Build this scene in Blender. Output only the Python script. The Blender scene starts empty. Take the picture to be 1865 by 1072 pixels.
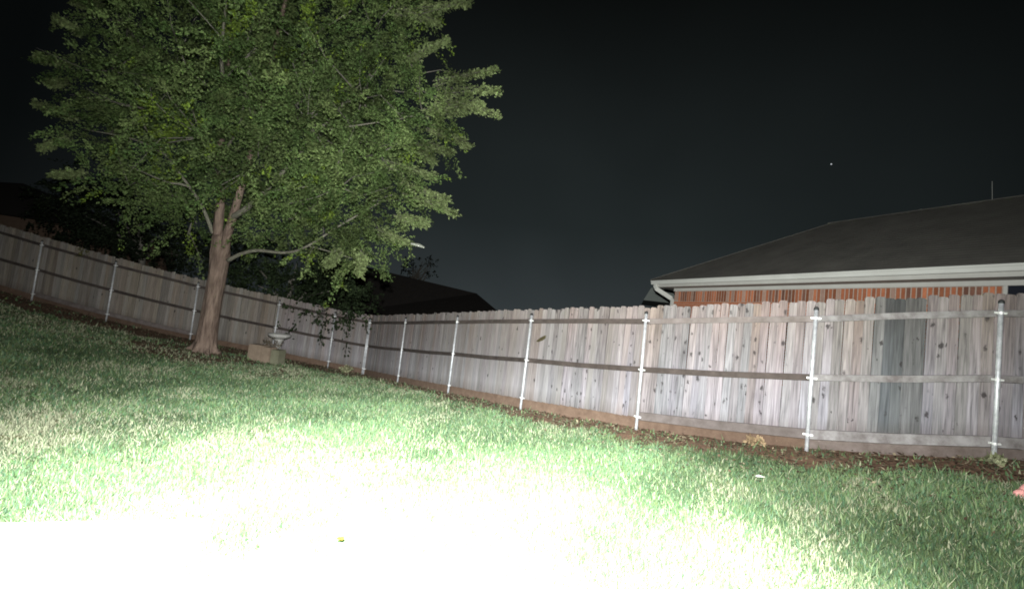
import bpy, bmesh, math, random
import numpy as np
from mathutils import Vector, Matrix
random.seed(7); rng = np.random.default_rng(7)
R = math.radians
scn = bpy.context.scene
col = scn.collection

# ------------------------------------------------------------------ camera
CAMZ = 2.3
PITCH, ROLL, FPX = R(3.6), R(6.8), 800.0
cp, sp, cr, sr = math.cos(PITCH), math.sin(PITCH), math.cos(ROLL), math.sin(ROLL)
FW = Vector((0, cp, sp)); UP0 = Vector((0, -sp, cp)); RT0 = Vector((1, 0, 0))
RT = cr*RT0 + sr*UP0
UP = -sr*RT0 + cr*UP0
CAM = Vector((0, 0, CAMZ))
cam = bpy.data.cameras.new('camera'); camo = bpy.data.objects.new('camera', cam); col.objects.link(camo)
m3 = Matrix((RT, UP, -FW)).transposed()
camo.matrix_world = Matrix.Translation(CAM) @ m3.to_4x4()
cam.sensor_width = 36; cam.lens = 36*FPX/1865.0
cam.clip_start = .05; cam.clip_end = 3000
scn.camera = camo

# ------------------------------------------------------------------ night sky with faint town glow
w = bpy.data.worlds.new('World'); scn.world = w; w.use_nodes = True
nt = w.node_tree; nt.nodes.clear()
def N(nt, t, **k):
    n = nt.nodes.new(t)
    for a, b in k.items(): setattr(n, a, b)
    return n
tc = N(nt, 'ShaderNodeTexCoord')
sepw = N(nt, 'ShaderNodeSeparateXYZ'); nt.links.new(tc.outputs['Generated'], sepw.inputs[0])
rampw = N(nt, 'ShaderNodeValToRGB'); nt.links.new(sepw.outputs['Z'], rampw.inputs[0])
cr_ = rampw.color_ramp
cr_.elements[0].position = 0.0; cr_.elements[0].color = (.0185, .0225, .0240, 1)
cr_.elements[1].position = 0.62; cr_.elements[1].color = (.0022, .0027, .0026, 1)
e = cr_.elements.new(.22); e.color = (.0082, .0107, .0110, 1)
dot = N(nt, 'ShaderNodeVectorMath', operation='DOT_PRODUCT'); nt.links.new(tc.outputs['Generated'], dot.inputs[0])
gd = Vector((.12, 1, .12)).normalized(); dot.inputs[1].default_value = gd
mr = N(nt, 'ShaderNodeMapRange'); mr.inputs[1].default_value = .55; mr.inputs[2].default_value = 1.0
mr.inputs[3].default_value = .22; mr.inputs[4].default_value = 1.30; nt.links.new(dot.outputs['Value'], mr.inputs[0])
bg = N(nt, 'ShaderNodeBackground'); nz = N(nt, 'ShaderNodeTexNoise'); nz.inputs['Scale'].default_value = 1.7; nz.inputs['Detail'].default_value = 3; nt.links.new(tc.outputs['Generated'], nz.inputs['Vector'])
nm = N(nt, 'ShaderNodeMapRange'); nm.inputs[1].default_value = .3; nm.inputs[2].default_value = .7; nm.inputs[3].default_value = .78; nm.inputs[4].default_value = 1.22; nt.links.new(nz.outputs['Fac'], nm.inputs[0])
nmu = N(nt, 'ShaderNodeMath', operation='MULTIPLY'); nt.links.new(mr.outputs[0], nmu.inputs[0]); nt.links.new(nm.outputs[0], nmu.inputs[1])
nt.links.new(rampw.outputs[0], bg.inputs[0]); nt.links.new(nmu.outputs[0], bg.inputs[1])
wo = N(nt, 'ShaderNodeOutputWorld'); nt.links.new(bg.outputs[0], wo.inputs[0])

# ------------------------------------------------------------------ the security floodlight beside the camera (two heads)
def spot(name, loc, target, power, size, blend, rad=.05, color=(.97, 1, .98)):
    l = bpy.data.lights.new(name, 'SPOT'); l.energy = power; l.spot_size = R(size); l.spot_blend = blend
    l.shadow_soft_size = rad; l.color = color
    o = bpy.data.objects.new(name, l); col.objects.link(o); o.location = loc
    o.rotation_euler = (Vector(target)-Vector(loc)).to_track_quat('-Z', 'Y').to_euler()
    return o
spot('floodlight_low', (-.26, .02, 2.72), (-.50, 1.30, 0.3), 32000, 116, 1.0, color=(.90, 1, .99))
spot('floodlight_wide', (-.06, .02, 2.74), (-.5, 8.5, 2.35), 4700, 146, 1.0)

scn.view_settings.view_transform = 'Standard'; scn.view_settings.look = 'None'
scn.view_settings.gamma = 1; scn.view_settings.exposure = 0.55
scn.cycles.filter_width = 1.8; scn.cycles.max_bounces = 6; scn.cycles.transparent_max_bounces = 4

# ------------------------------------------------------------------ helpers
def ray(px, py):
    return RT*((px-932.5)/FPX) + UP*((536-py)/FPX) + FW
def at(px, py, depth):
    """point seen at photo pixel px,py whose distance along world +Y is depth"""
    r = ray(px, py); return CAM + r*(depth/r.y)
def on_plane(px, py, p0, n):
    r = ray(px, py); return CAM + r*((p0-CAM).dot(n)/r.dot(n))

def tag(o, label=None, cat=None, group=None, kind=None):
    if label: o['label'] = label
    if cat: o['category'] = cat
    if group: o['group'] = group
    if kind: o['kind'] = kind
    return o
def empty(name, loc, label=None, cat=None, group=None):
    o = bpy.data.objects.new(name, None); col.objects.link(o); o.location = loc; o.empty_display_size = .2
    return tag(o, label, cat, group)
def link_mesh(name, me, mat=None, parent=None, loc=None):
    if mat is not None:
        me.materials.clear(); me.materials.append(mat)
    o = bpy.data.objects.new(name, me); col.objects.link(o)
    if loc is not None: o.location = loc
    if parent is not None: o.parent = parent
    return o
def obj(name, bm, mat, parent=None, smooth=False, loc=None):
    me = bpy.data.meshes.new(name); bmesh.ops.recalc_face_normals(bm, faces=bm.faces); bm.to_mesh(me); bm.free()
    if smooth:
        for p in me.polygons: p.use_smooth = True
    return link_mesh(name, me, mat, parent, loc)
def np_mesh(name, verts, faces_n, k, mat, parent=None, attr=None, loc=None):
    """verts (n,3), faces consecutive groups of k vertices"""
    me = bpy.data.meshes.new(name); n = len(verts); nf = faces_n
    me.vertices.add(n); me.vertices.foreach_set('co', np.ascontiguousarray(verts, np.float32).ravel())
    me.loops.add(nf*k); me.loops.foreach_set('vertex_index', np.arange(nf*k, dtype=np.int32))
    me.polygons.add(nf); me.polygons.foreach_set('loop_start', np.arange(nf, dtype=np.int32)*k)
    if attr is not None:
        a = me.color_attributes.new('tint', 'FLOAT_COLOR', 'POINT')
        a.data.foreach_set('color', np.ascontiguousarray(attr, np.float32).ravel())
    me.update(calc_edges=True)
    return link_mesh(name, me, mat, parent, loc)
def box(bm, x0, x1, y0, y1, z0, z1, M=None):
    vs = [bm.verts.new(Vector(p) if M is None else M @ Vector(p)) for p in
          ((x0,y0,z0),(x1,y0,z0),(x1,y1,z0),(x0,y1,z0),(x0,y0,z1),(x1,y0,z1),(x1,y1,z1),(x0,y1,z1))]
    for f in ((0,3,2,1),(4,5,6,7),(0,1,5,4),(1,2,6,5),(2,3,7,6),(3,0,4,7)): bm.faces.new([vs[i] for i in f])
def beam(bm, a, b, side, up, wd, ht):
    """box from a to b; side and up vectors; a,b on its centre line"""
    a, b = Vector(a), Vector(b); s = Vector(side).normalized()*wd/2; u = Vector(up).normalized()*ht/2
    vs = [bm.verts.new(p) for p in (a-s-u, a+s-u, a+s+u, a-s+u, b-s-u, b+s-u, b+s+u, b-s+u)]
    for f in ((0,3,2,1),(4,5,6,7),(0,1,5,4),(1,2,6,5),(2,3,7,6),(3,0,4,7)): bm.faces.new([vs[i] for i in f])
def tube(bm, pts, rads, n=8, cap=True, wob=0):
    pts = [Vector(p) for p in pts]; rings = []
    for i, p in enumerate(pts):
        t = (pts[min(i+1, len(pts)-1)]-pts[max(i-1, 0)]).normalized()
        a = t.cross(Vector((0, 1, .13))).normalized() if abs(t.y) < .9 else t.cross(Vector((1, 0, .1))).normalized()
        b = t.cross(a)
        ring = []
        for k in range(n):
            th = 2*math.pi*k/n; rr = rads[i]*(1+wob*math.sin(3*th+1.3)+wob*.6*math.sin(5*th+i*.4))
            ring.append(bm.verts.new(p + (a*math.cos(th)+b*math.sin(th))*rr))
        rings.append(ring)
    for r0, r1 in zip(rings, rings[1:]):
        for k in range(n): bm.faces.new((r0[k], r0[(k+1) % n], r1[(k+1) % n], r1[k]))
    if cap: bm.faces.new(rings[0][::-1]); bm.faces.new(rings[-1])
def lathe(bm, prof, n=20, c=(0, 0, 0)):
    rings = [[bm.verts.new((c[0]+r*math.cos(2*math.pi*k/n), c[1]+r*math.sin(2*math.pi*k/n), c[2]+z)) for k in range(n)] for r, z in prof]
    for r0, r1 in zip(rings, rings[1:]):
        for k in range(n): bm.faces.new((r0[k], r0[(k+1) % n], r1[(k+1) % n], r1[k]))
    bm.faces.new(rings[0][::-1]); bm.faces.new(rings[-1])
def spline(pts, n=6):
    pts = [Vector(p) for p in pts]; out = []
    P = [pts[0]*2-pts[1]] + pts + [pts[-1]*2-pts[-2]]
    for i in range(1, len(P)-2):
        for k in range(n):
            t = k/n
            out.append(.5*((2*P[i]) + (P[i+1]-P[i-1])*t + (2*P[i-1]-5*P[i]+4*P[i+1]-P[i+2])*t*t + (3*P[i]-P[i-1]-3*P[i+1]+P[i+2])*t**3))
    out.append(pts[-1]); return out

# ------------------------------------------------------------------ materials
def mat(name, base=(.5,.5,.5), rough=.8, metal=0, noise=None, bump=0, bscale=40, spec=.3, stretch=(1,1,1), objrand=0, coord='Object'):
    m = bpy.data.materials.new(name); m.use_nodes = True; t = m.node_tree; p = t.nodes['Principled BSDF']
    p.inputs['Roughness'].default_value = rough; p.inputs['Metallic'].default_value = metal
    p.inputs['Specular IOR Level'].default_value = spec; p.inputs['Base Color'].default_value = (*base, 1)
    tcn = N(t, 'ShaderNodeTexCoord'); mp = N(t, 'ShaderNodeMapping'); t.links.new(tcn.outputs[coord], mp.inputs[0])
    mp.inputs['Scale'].default_value = stretch
    src = mp.outputs[0]
    if objrand:
        oi = N(t, 'ShaderNodeObjectInfo'); sc_ = N(t, 'ShaderNodeMath', operation='MULTIPLY'); sc_.inputs[1].default_value = 97
        t.links.new(oi.outputs['Random'], sc_.inputs[0])
        ad = N(t, 'ShaderNodeVectorMath', operation='ADD'); t.links.new(mp.outputs[0], ad.inputs[0]); t.links.new(sc_.outputs[0], ad.inputs[1]); src = ad.outputs[0]
    last = None
    if noise:
        c2, sc, amt = noise
        nz = N(t, 'ShaderNodeTexNoise'); nz.inputs['Scale'].default_value = sc; nz.inputs['Detail'].default_value = 6; nz.inputs['Roughness'].default_value = .65
        t.links.new(src, nz.inputs['Vector'])
        rp = N(t, 'ShaderNodeValToRGB'); rp.color_ramp.elements[0].position = .5-amt; rp.color_ramp.elements[1].position = .5+amt
        rp.color_ramp.elements[0].color = (*base, 1); rp.color_ramp.elements[1].color = (*c2, 1)
        t.links.new(nz.outputs['Fac'], rp.inputs[0]); last = rp.outputs[0]
        if objrand:
            hs = N(t, 'ShaderNodeHueSaturation'); t.links.new(last, hs.inputs['Color'])
            ml = N(t, 'ShaderNodeMapRange'); ml.inputs[3].default_value = 1-objrand; ml.inputs[4].default_value = 1+objrand
            t.links.new(oi.outputs['Random'], ml.inputs[0]); t.links.new(ml.outputs[0], hs.inputs['Value']); last = hs.outputs[0]
        t.links.new(last, p.inputs['Base Color'])
    if bump:
        n2 = N(t, 'ShaderNodeTexNoise'); n2.inputs['Scale'].default_value = bscale; n2.inputs['Detail'].default_value = 5
        t.links.new(src, n2.inputs['Vector'])
        b = N(t, 'ShaderNodeBump'); b.inputs['Strength'].default_value = bump; b.inputs['Distance'].default_value = .02
        t.links.new(n2.outputs['Fac'], b.inputs['Height']); t.links.new(b.outputs[0], p.inputs['Normal'])
    return m

def wood_mat(name, top, bot, var=.22, knots=.5, streak=.5):
    """weathered cedar: grain along Z, knots, per board tint, stronger low lamplight painted in as a greyer silvery lower half"""
    m = bpy.data.materials.new(name); m.use_nodes = True; t = m.node_tree; p = t.nodes['Principled BSDF']
    p.inputs['Roughness'].default_value = .85; p.inputs['Specular IOR Level'].default_value = .15
    tcn = N(t, 'ShaderNodeTexCoord'); oi = N(t, 'ShaderNodeObjectInfo')
    mu = N(t, 'ShaderNodeMath', operation='MULTIPLY'); mu.inputs[1].default_value = 53.7; t.links.new(oi.outputs['Random'], mu.inputs[0])
    ad = N(t, 'ShaderNodeVectorMath', operation='ADD'); t.links.new(tcn.outputs['Object'], ad.inputs[0]); t.links.new(mu.outputs[0], ad.inputs[1])
    mp = N(t, 'ShaderNodeMapping'); mp.inputs['Scale'].default_value = (30, 30, 1.3); t.links.new(ad.outputs[0], mp.inputs[0])
    g = N(t, 'ShaderNodeTexNoise'); g.inputs['Scale'].default_value = 1.6; g.inputs['Detail'].default_value = 7; g.inputs['Roughness'].default_value = .6; g.inputs['Distortion'].default_value = .4
    t.links.new(mp.outputs[0], g.inputs['Vector'])
    # height blend: lamp falloff painted into the wood, paler low and darker on top
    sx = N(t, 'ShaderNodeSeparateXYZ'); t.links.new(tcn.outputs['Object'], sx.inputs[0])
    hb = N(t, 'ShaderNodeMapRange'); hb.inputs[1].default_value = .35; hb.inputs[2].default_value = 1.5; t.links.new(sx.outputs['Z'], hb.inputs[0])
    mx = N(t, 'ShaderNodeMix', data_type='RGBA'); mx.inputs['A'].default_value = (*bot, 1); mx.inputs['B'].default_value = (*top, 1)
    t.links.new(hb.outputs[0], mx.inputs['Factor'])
    # soil splash at the foot
    ms = N(t, 'ShaderNodeMapRange'); ms.inputs[1].default_value = .0; ms.inputs[2].default_value = .22; ms.inputs[3].default_value = .55; ms.inputs[4].default_value = 0
    t.links.new(sx.outputs['Z'], ms.inputs[0])
    mxs = N(t, 'ShaderNodeMix', data_type='RGBA'); t.links.new(ms.outputs[0], mxs.inputs['Factor']); t.links.new(mx.outputs['Result'], mxs.inputs['A']); mxs.inputs['B'].default_value = (.10, .07, .055, 1)
    gr = N(t, 'ShaderNodeMapRange'); gr.inputs[1].default_value = .3; gr.inputs[2].default_value = .7; gr.inputs[3].default_value = 1-streak; gr.inputs[4].default_value = 1.2
    t.links.new(g.outputs['Fac'], gr.inputs[0])
    mr1 = N(t, 'ShaderNodeVectorMath', operation='SCALE'); t.links.new(mxs.outputs['Result'], mr1.inputs[0]); t.links.new(gr.outputs[0], mr1.inputs['Scale'])
    # per board tint
    wn = N(t, 'ShaderNodeTexWhiteNoise', noise_dimensions='1D'); t.links.new(mu.outputs[0], wn.inputs['W'])
    hs = N(t, 'ShaderNodeHueSaturation'); t.links.new(mr1.outputs[0], hs.inputs['Color'])
    v1 = N(t, 'ShaderNodeMapRange'); v1.inputs[3].default_value = .90-var; v1.inputs[4].default_value = .92+var*.8; t.links.new(oi.outputs['Random'], v1.inputs[0]); t.links.new(v1.outputs[0], hs.inputs['Value'])
    v2 = N(t, 'ShaderNodeMapRange'); v2.inputs[3].default_value = .45; v2.inputs[4].default_value = .95; t.links.new(wn.outputs['Value'], v2.inputs[0]); t.links.new(v2.outputs[0], hs.inputs['Saturation'])
    # knots
    kd = N(t, 'ShaderNodeTexNoise'); kd.inputs['Scale'].default_value = 34; t.links.new(ad.outputs[0], kd.inputs['Vector']); kv = N(t, 'ShaderNodeVectorMath', operation='MULTIPLY_ADD'); kv.inputs[1].default_value = (.05,.05,.06); t.links.new(kd.outputs['Color'], kv.inputs[0]); t.links.new(ad.outputs[0], kv.inputs[2])
    mk = N(t, 'ShaderNodeMapping'); mk.inputs['Scale'].default_value = (13, .01, 6.5); t.links.new(kv.outputs[0], mk.inputs[0])
    vo = N(t, 'ShaderNodeTexVoronoi'); vo.inputs['Scale'].default_value = 1.0; t.links.new(mk.outputs[0], vo.inputs['Vector'])
    sc2 = N(t, 'ShaderNodeSeparateColor'); t.links.new(vo.outputs['Color'], sc2.inputs[0])
    thr = N(t, 'ShaderNodeMapRange'); thr.inputs[1].default_value = 1-knots; thr.inputs[2].default_value = 1; thr.inputs[3].default_value = .05; thr.inputs[4].default_value = .30
    t.links.new(sc2.outputs[0], thr.inputs[0])
    gt = N(t, 'ShaderNodeMath', operation='GREATER_THAN'); gt.inputs[1].default_value = 1-knots; t.links.new(sc2.outputs[0], gt.inputs[0])
    dv = N(t, 'ShaderNodeMath', operation='DIVIDE'); t.links.new(vo.outputs['Distance'], dv.inputs[0]); t.links.new(thr.outputs[0], dv.inputs[1])
    kn = N(t, 'ShaderNodeMapRange'); kn.inputs[1].default_value = .55; kn.inputs[2].default_value = 1.15; kn.inputs[3].default_value = .85; kn.inputs[4].default_value = 0; t.links.new(dv.outputs[0], kn.inputs[0])
    km = N(t, 'ShaderNodeMath', operation='MULTIPLY'); t.links.new(kn.outputs[0], km.inputs[0]); t.links.new(gt.outputs[0], km.inputs[1])
    mxk = N(t, 'ShaderNodeMix', data_type='RGBA'); t.links.new(km.outputs[0], mxk.inputs['Factor']); t.links.new(hs.outputs[0], mxk.inputs['A']); mxk.inputs['B'].default_value = (.022, .018, .018, 1)
    t.links.new(mxk.outputs['Result'], p.inputs['Base Color'])
    b = N(t, 'ShaderNodeBump'); b.inputs['Strength'].default_value = .5; b.inputs['Distance'].default_value = .004
    t.links.new(g.outputs['Fac'], b.inputs['Height']); t.links.new(b.outputs[0], p.inputs['Normal'])
    return m

def attr_mat(name, rough=.6, trans=.3, spec=.2, gain=1.0):
    m = bpy.data.materials.new(name); m.use_nodes = True; t = m.node_tree; t.nodes.clear()
    a = N(t, 'ShaderNodeAttribute', attribute_name='tint')
    p = N(t, 'ShaderNodeBsdfPrincipled'); p.inputs['Roughness'].default_value = rough; p.inputs['Specular IOR Level'].default_value = spec
    t.links.new(a.outputs['Color'], p.inputs['Base Color'])
    tr = N(t, 'ShaderNodeBsdfTranslucent'); t.links.new(a.outputs['Color'], tr.inputs['Color'])
    mx = N(t, 'ShaderNodeMixShader'); mx.inputs[0].default_value = trans
    t.links.new(p.outputs[0], mx.inputs[1]); t.links.new(tr.outputs[0], mx.inputs[2])
    o = N(t, 'ShaderNodeOutputMaterial'); t.links.new(mx.outputs[0], o.inputs[0])
    return m
M_leaf = attr_mat('leaf', .65, .3, .12)
M_blade = attr_mat('grass_blade', .7, .3, .06)
M_litter = attr_mat('dry_litter', .9, .0, .1)
M_bark = mat('bark', (.115,.078,.062), .95, noise=((.27,.195,.155), 11, .14), bump=1.0, bscale=16, stretch=(1,1,.18))
M_bark.node_tree.nodes['Bump'].inputs['Distance'].default_value = .06
M_barkd = mat('bark_dark', (.10,.09,.08), .95, noise=((.2,.18,.15), 9, .2), bump=.6, bscale=14)
M_limb = mat('limb_bark', (.12,.112,.085), .95, noise=((.22,.205,.16), 12, .2), bump=.5, bscale=30)
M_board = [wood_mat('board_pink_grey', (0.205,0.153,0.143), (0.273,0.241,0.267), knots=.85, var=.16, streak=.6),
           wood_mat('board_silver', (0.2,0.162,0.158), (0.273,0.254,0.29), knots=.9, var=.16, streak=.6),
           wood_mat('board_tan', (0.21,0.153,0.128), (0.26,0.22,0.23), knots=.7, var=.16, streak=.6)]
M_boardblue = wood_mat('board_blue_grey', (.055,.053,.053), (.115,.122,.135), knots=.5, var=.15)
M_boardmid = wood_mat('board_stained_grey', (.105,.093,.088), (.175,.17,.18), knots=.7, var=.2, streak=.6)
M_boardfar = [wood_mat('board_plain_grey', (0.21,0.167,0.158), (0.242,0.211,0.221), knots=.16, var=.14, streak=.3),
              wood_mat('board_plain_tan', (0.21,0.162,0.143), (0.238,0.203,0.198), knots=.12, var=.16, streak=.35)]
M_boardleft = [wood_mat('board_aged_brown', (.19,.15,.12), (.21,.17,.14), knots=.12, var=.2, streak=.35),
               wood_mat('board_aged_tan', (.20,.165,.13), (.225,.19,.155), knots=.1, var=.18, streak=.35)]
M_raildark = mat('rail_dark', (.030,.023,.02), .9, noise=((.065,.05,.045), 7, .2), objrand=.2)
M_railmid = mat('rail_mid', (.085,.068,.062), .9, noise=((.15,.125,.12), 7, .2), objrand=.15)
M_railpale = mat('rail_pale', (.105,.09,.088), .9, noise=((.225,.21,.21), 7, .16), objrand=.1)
M_kick = mat('kickboard_brown', (.075,.046,.032), .95, noise=((.12,.078,.055), 8, .2), bump=.4, bscale=20, objrand=.15)
M_kickgrey = mat('kickboard_grey', (.08,.06,.05), .95, noise=((.15,.12,.11), 6, .2), bump=.3, bscale=20)
M_galv = mat('galvanised_steel', (.60,.60,.62), .48, metal=.35, noise=((.32,.32,.34), 16, .2), spec=.6)
M_bracket = mat('bracket_steel', (.60,.59,.58), .4, metal=.2, spec=.5)
M_cap = mat('post_cap_dark', (.02,.02,.02), .6)
M_gut = mat('gutter_white', (.70,.70,.65), .5, noise=((.58,.58,.53), 2, .3))
M_fascia = mat('fascia_white', (.55,.54,.50), .7, noise=((.44,.43,.39), 3, .3))
M_soffit = mat('soffit_paint', (.42,.40,.37), .8, noise=((.34,.33,.30), 2, .3))
M_brick = mat('brick_red', (.33,.10,.045), .9, noise=((.42,.165,.085), 14, .3), objrand=.45, bump=.3, bscale=60)
M_brickd = mat('brick_dark', (.15,.07,.05), .9, noise=((.25,.12,.08), 14, .3), objrand=.3)
M_brickp = mat('brick_pale', (.33,.2,.15), .9, noise=((.42,.28,.22), 14, .3), objrand=.2)
M_mortar = mat('mortar', (.52,.41,.33), .95, noise=((.28,.23,.2), 30, .3))
M_roof = mat('shingle', (.095,.09,.08), .95, noise=((.175,.165,.145), 1.6, .28), bump=.5, bscale=90)
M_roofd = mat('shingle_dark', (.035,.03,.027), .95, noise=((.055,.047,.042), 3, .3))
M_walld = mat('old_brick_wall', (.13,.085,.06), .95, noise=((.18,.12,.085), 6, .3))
M_glass = mat('window_glass', (.02,.022,.03), .08, spec=.8)
M_conc = mat('concrete', (.50,.49,.47), .9, noise=((.42,.41,.39), 3, .3), bump=.2, bscale=60)
M_stone = mat('tan_stone', (.17,.125,.09), .95, noise=((.29,.22,.165), 6, .3), bump=.6, bscale=18)
M_stoneg = mat('mossy_stone', (.12,.115,.075), .95, noise=((.2,.19,.13), 6, .3), bump=.6, bscale=18)
M_bath = mat('cast_concrete', (.34,.33,.31), .9, noise=((.45,.43,.41), 8, .3), bump=.4, bscale=25)
M_pink = mat('pink_plastic', (.62,.26,.24), .45, noise=((.70,.34,.31), 5, .3), spec=.4)
M_white = mat('white_plastic', (.7,.66,.62), .5)
M_scrap = mat('pale_scrap', (.75,.75,.66), .8, noise=((.6,.6,.5), 20, .3))

# ------------------------------------------------------------------ fence line (post feet, camera height 0 -> world)
LEFT = [(-17.6,12.55,-.30),(-15.6,12.6,-.66),(-13.55,12.66,-1.01),(-11.53,12.84,-1.34),(-9.36,13.26,-1.66),(-7.16,13.76,-1.91),(-5.43,13.92,-2.08),(-4.23,13.73,-2.14)]
RIGHT = [(-4.23,13.73,-2.14),(-2.67,11.82,-1.95),(-1.09,9.94,-1.74),(.46,8.17,-1.54),(2.10,6.62,-1.35),(3.78,5.44,-1.12),(5.38,4.87,-.87),(7.15,4.5,-.70),(9.0,4.3,-.6)]
LEFT = [Vector((x, y, z+CAMZ)) for x, y, z in LEFT]; RIGHT = [Vector((x, y, z+CAMZ)) for x, y, z in RIGHT]
TREE = at(372, 640, 12.0)
NEARZ = .38
# smooth terrain through the feet (thin plate spline)
ctrl = [tuple(p) for p in LEFT] + [tuple(p) for p in RIGHT[1:]]
ctrl += [(0,0,NEARZ),(-2,1.5,NEARZ),(2,0,NEARZ+.12),(-5,0,NEARZ),(0,-4,NEARZ),(4,-3,NEARZ+.3),(-5,3.5,NEARZ-.02),(-1,3.5,NEARZ),(-12,2,NEARZ+.25),(-12,-8,NEARZ+.2),(10,-6,.9)]
ctrl += [(TREE.x, TREE.y, TREE.z)]
ctrl += [(-24,14,2.4),(-14,20,1.5),(-4,22,.2),(6,18,.8),(12,10,1.4),(16,4,1.7),(-30,30,1.6),(0,40,.3),(30,30,1.2),(-30,-20,1),(30,-20,1.2)]
C_ = np.array(ctrl)
def phi(r): return np.where(r > 1e-9, r*r*np.log(np.maximum(r, 1e-9)), 0)
n_ = len(C_); A_ = np.zeros((n_+3, n_+3))
dd = np.hypot(C_[:,None,0]-C_[None,:,0], C_[:,None,1]-C_[None,:,1])
A_[:n_,:n_] = phi(dd)+np.eye(n_)*.02; A_[:n_,n_] = 1; A_[:n_,n_+1:] = C_[:,:2]; A_[n_,:n_] = 1; A_[n_+1:,:n_] = C_[:,:2].T
W_ = np.linalg.solve(A_, np.concatenate([C_[:,2], np.zeros(3)]))
def ground(x, y):
    x = np.asarray(x, float); y = np.asarray(y, float); s = x.shape; x = np.clip(x.ravel(), -34, 34); y = np.clip(y.ravel(), -24, 44)
    out = np.zeros(len(x))
    for i in range(0, len(x), 100000):
        xx, yy = x[i:i+100000], y[i:i+100000]
        r = np.hypot(xx[:,None]-C_[None,:,0], yy[:,None]-C_[None,:,1])
        out[i:i+100000] = phi(r)@W_[:n_]+W_[n_]+W_[n_+1]*xx+W_[n_+2]*yy
    return out.reshape(s)
def gz(x, y): return float(ground(np.array([x]), np.array([y]))[0])
def hit(px, py):
    r = ray(px, py); t = .5
    while t < 40:
        p = CAM+r*t
        if p.z < gz(p.x, p.y): return p
        t += .03
    return CAM+r*20
poly = np.array([(p.x, p.y) for p in LEFT+RIGHT[1:]])
def fence_dist(x, y):
    """distance to fence line, positive on the yard side"""
    d = np.full(x.shape, 1e9); sg = np.zeros(x.shape)
    for a, b in zip(poly, poly[1:]):
        v = b-a; L2 = v@v; t = np.clip(((x-a[0])*v[0]+(y-a[1])*v[1])/L2, 0, 1)
        q = np.hypot(x-a[0]-t*v[0], y-a[1]-t*v[1]); side = np.sign(v[1]*(x-a[0])-v[0]*(y-a[1]))
        u = q < d-1e-6; d = np.where(u, q, d); sg = np.where(u, side, sg)
    return d*sg
# cheap 2-D value noise
def vnoise(x, y, s, seed):
    r = np.random.default_rng(seed).random((256, 256)); x = x/s+500; y = y/s+500
    xi, yi = np.floor(x).astype(int), np.floor(y).astype(int); fx, fy = x-xi, y-yi; fx = fx*fx*(3-2*fx); fy = fy*fy*(3-2*fy)
    g = lambda a, b: r[a % 256, b % 256]
    return (g(xi,yi)*(1-fx)+g(xi+1,yi)*fx)*(1-fy)+(g(xi,yi+1)*(1-fx)+g(xi+1,yi+1)*fx)*fy

# ------------------------------------------------------------------ ground sheet
def grid_axis(lo, hi, step, far):
    c = list(np.arange(lo, hi+1e-6, step)); s = step
    a = [lo]; 
    while a[-1] > -far: s *= 1.5; a.append(a[-1]-s)
    s = step; b = [hi]
    while b[-1] < far: s *= 1.5; b.append(b[-1]+s)
    return np.array(a[:0:-1]+c+b[1:])
gx, gy = grid_axis(-18, 10, .14, 700), grid_axis(-2, 17, .14, 700)
XX, YY = np.meshgrid(gx, gy); ZZ = ground(XX, YY)
near = (np.abs(XX) < 20) & (np.abs(YY) < 20)
ZZ = ZZ + near*((vnoise(XX, YY, .55, 1)-.5)*.05 + (vnoise(XX, YY, .2, 2)-.5)*.02)
fd = fence_dist(XX, YY)
nx, ny = len(gx), len(gy)
V = np.stack([XX, YY, ZZ], -1).reshape(-1, 3)
idx = np.arange(nx*ny).reshape(ny, nx); F = np.stack([idx[:-1,:-1], idx[:-1,1:], idx[1:,1:], idx[1:,:-1]], -1).reshape(-1, 4)
me = bpy.data.meshes.new('ground'); me.vertices.add(len(V)); me.vertices.foreach_set('co', V.astype(np.float32).ravel())
me.loops.add(F.size); me.loops.foreach_set('vertex_index', F.astype(np.int32).ravel()); me.polygons.add(len(F)); me.polygons.foreach_set('loop_start', np.arange(len(F), dtype=np.int32)*4)
def soil_amount(x, y, fd):
    n = vnoise(x, y, .5, 5)*.6+vnoise(x, y, .17, 6)*.4
    wdt = .50+.40*n+np.where(x < -4.2, .55, 0)
    s = np.clip((wdt-np.abs(fd))/.22, 0, 1)
    dt = np.hypot(x-TREE.x, (y-TREE.y))
    s = np.maximum(s, np.clip((1.5+.9*n-dt)/.6, 0, .88))
    return s
def tan_amount(x, y):
    """straw coloured dry patches"""
    n = vnoise(x, y, 1.1, 11)*.55+vnoise(x, y, .4, 12)*.45
    t = np.clip((n-.52)/.2, 0, 1)*.5
    b = np.exp(-(((x+5.2)/1.5)**2+((y-5.4)/1.3)**2)); c = np.exp(-(((x+6.5)/4.5)**2+((y-11.0)/.9)**2))
    return np.clip(t+.6*b*(n+.3)+.75*c*(n+.2), 0, 1)
S_ = soil_amount(XX, YY, fd); T_ = tan_amount(XX, YY)
gcol = (np.array([.062,.098,.040])*(1-T_[...,None])+np.array([.13,.115,.055])*T_[...,None])
gcol = gcol*(1-S_[...,None])+np.array([.12,.068,.042])*S_[...,None]
a = me.color_attributes.new('tint', 'FLOAT_COLOR', 'POINT'); a.data.foreach_set('color', np.concatenate([gcol, np.ones(gcol.shape[:2]+(1,))], -1).astype(np.float32).ravel())
me.update(calc_edges=True)
for p in me.polygons: p.use_smooth = True
M_ground = mat('soil', (.1,.07,.04), .95, bump=.8, bscale=9)
t = M_ground.node_tree; aa = N(t, 'ShaderNodeAttribute', attribute_name='tint'); nz = N(t, 'ShaderNodeTexNoise'); nz.inputs['Scale'].default_value = 22; nz.inputs['Detail'].default_value = 5
tcg = N(t, 'ShaderNodeTexCoord'); t.links.new(tcg.outputs['Object'], nz.inputs['Vector'])
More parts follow.
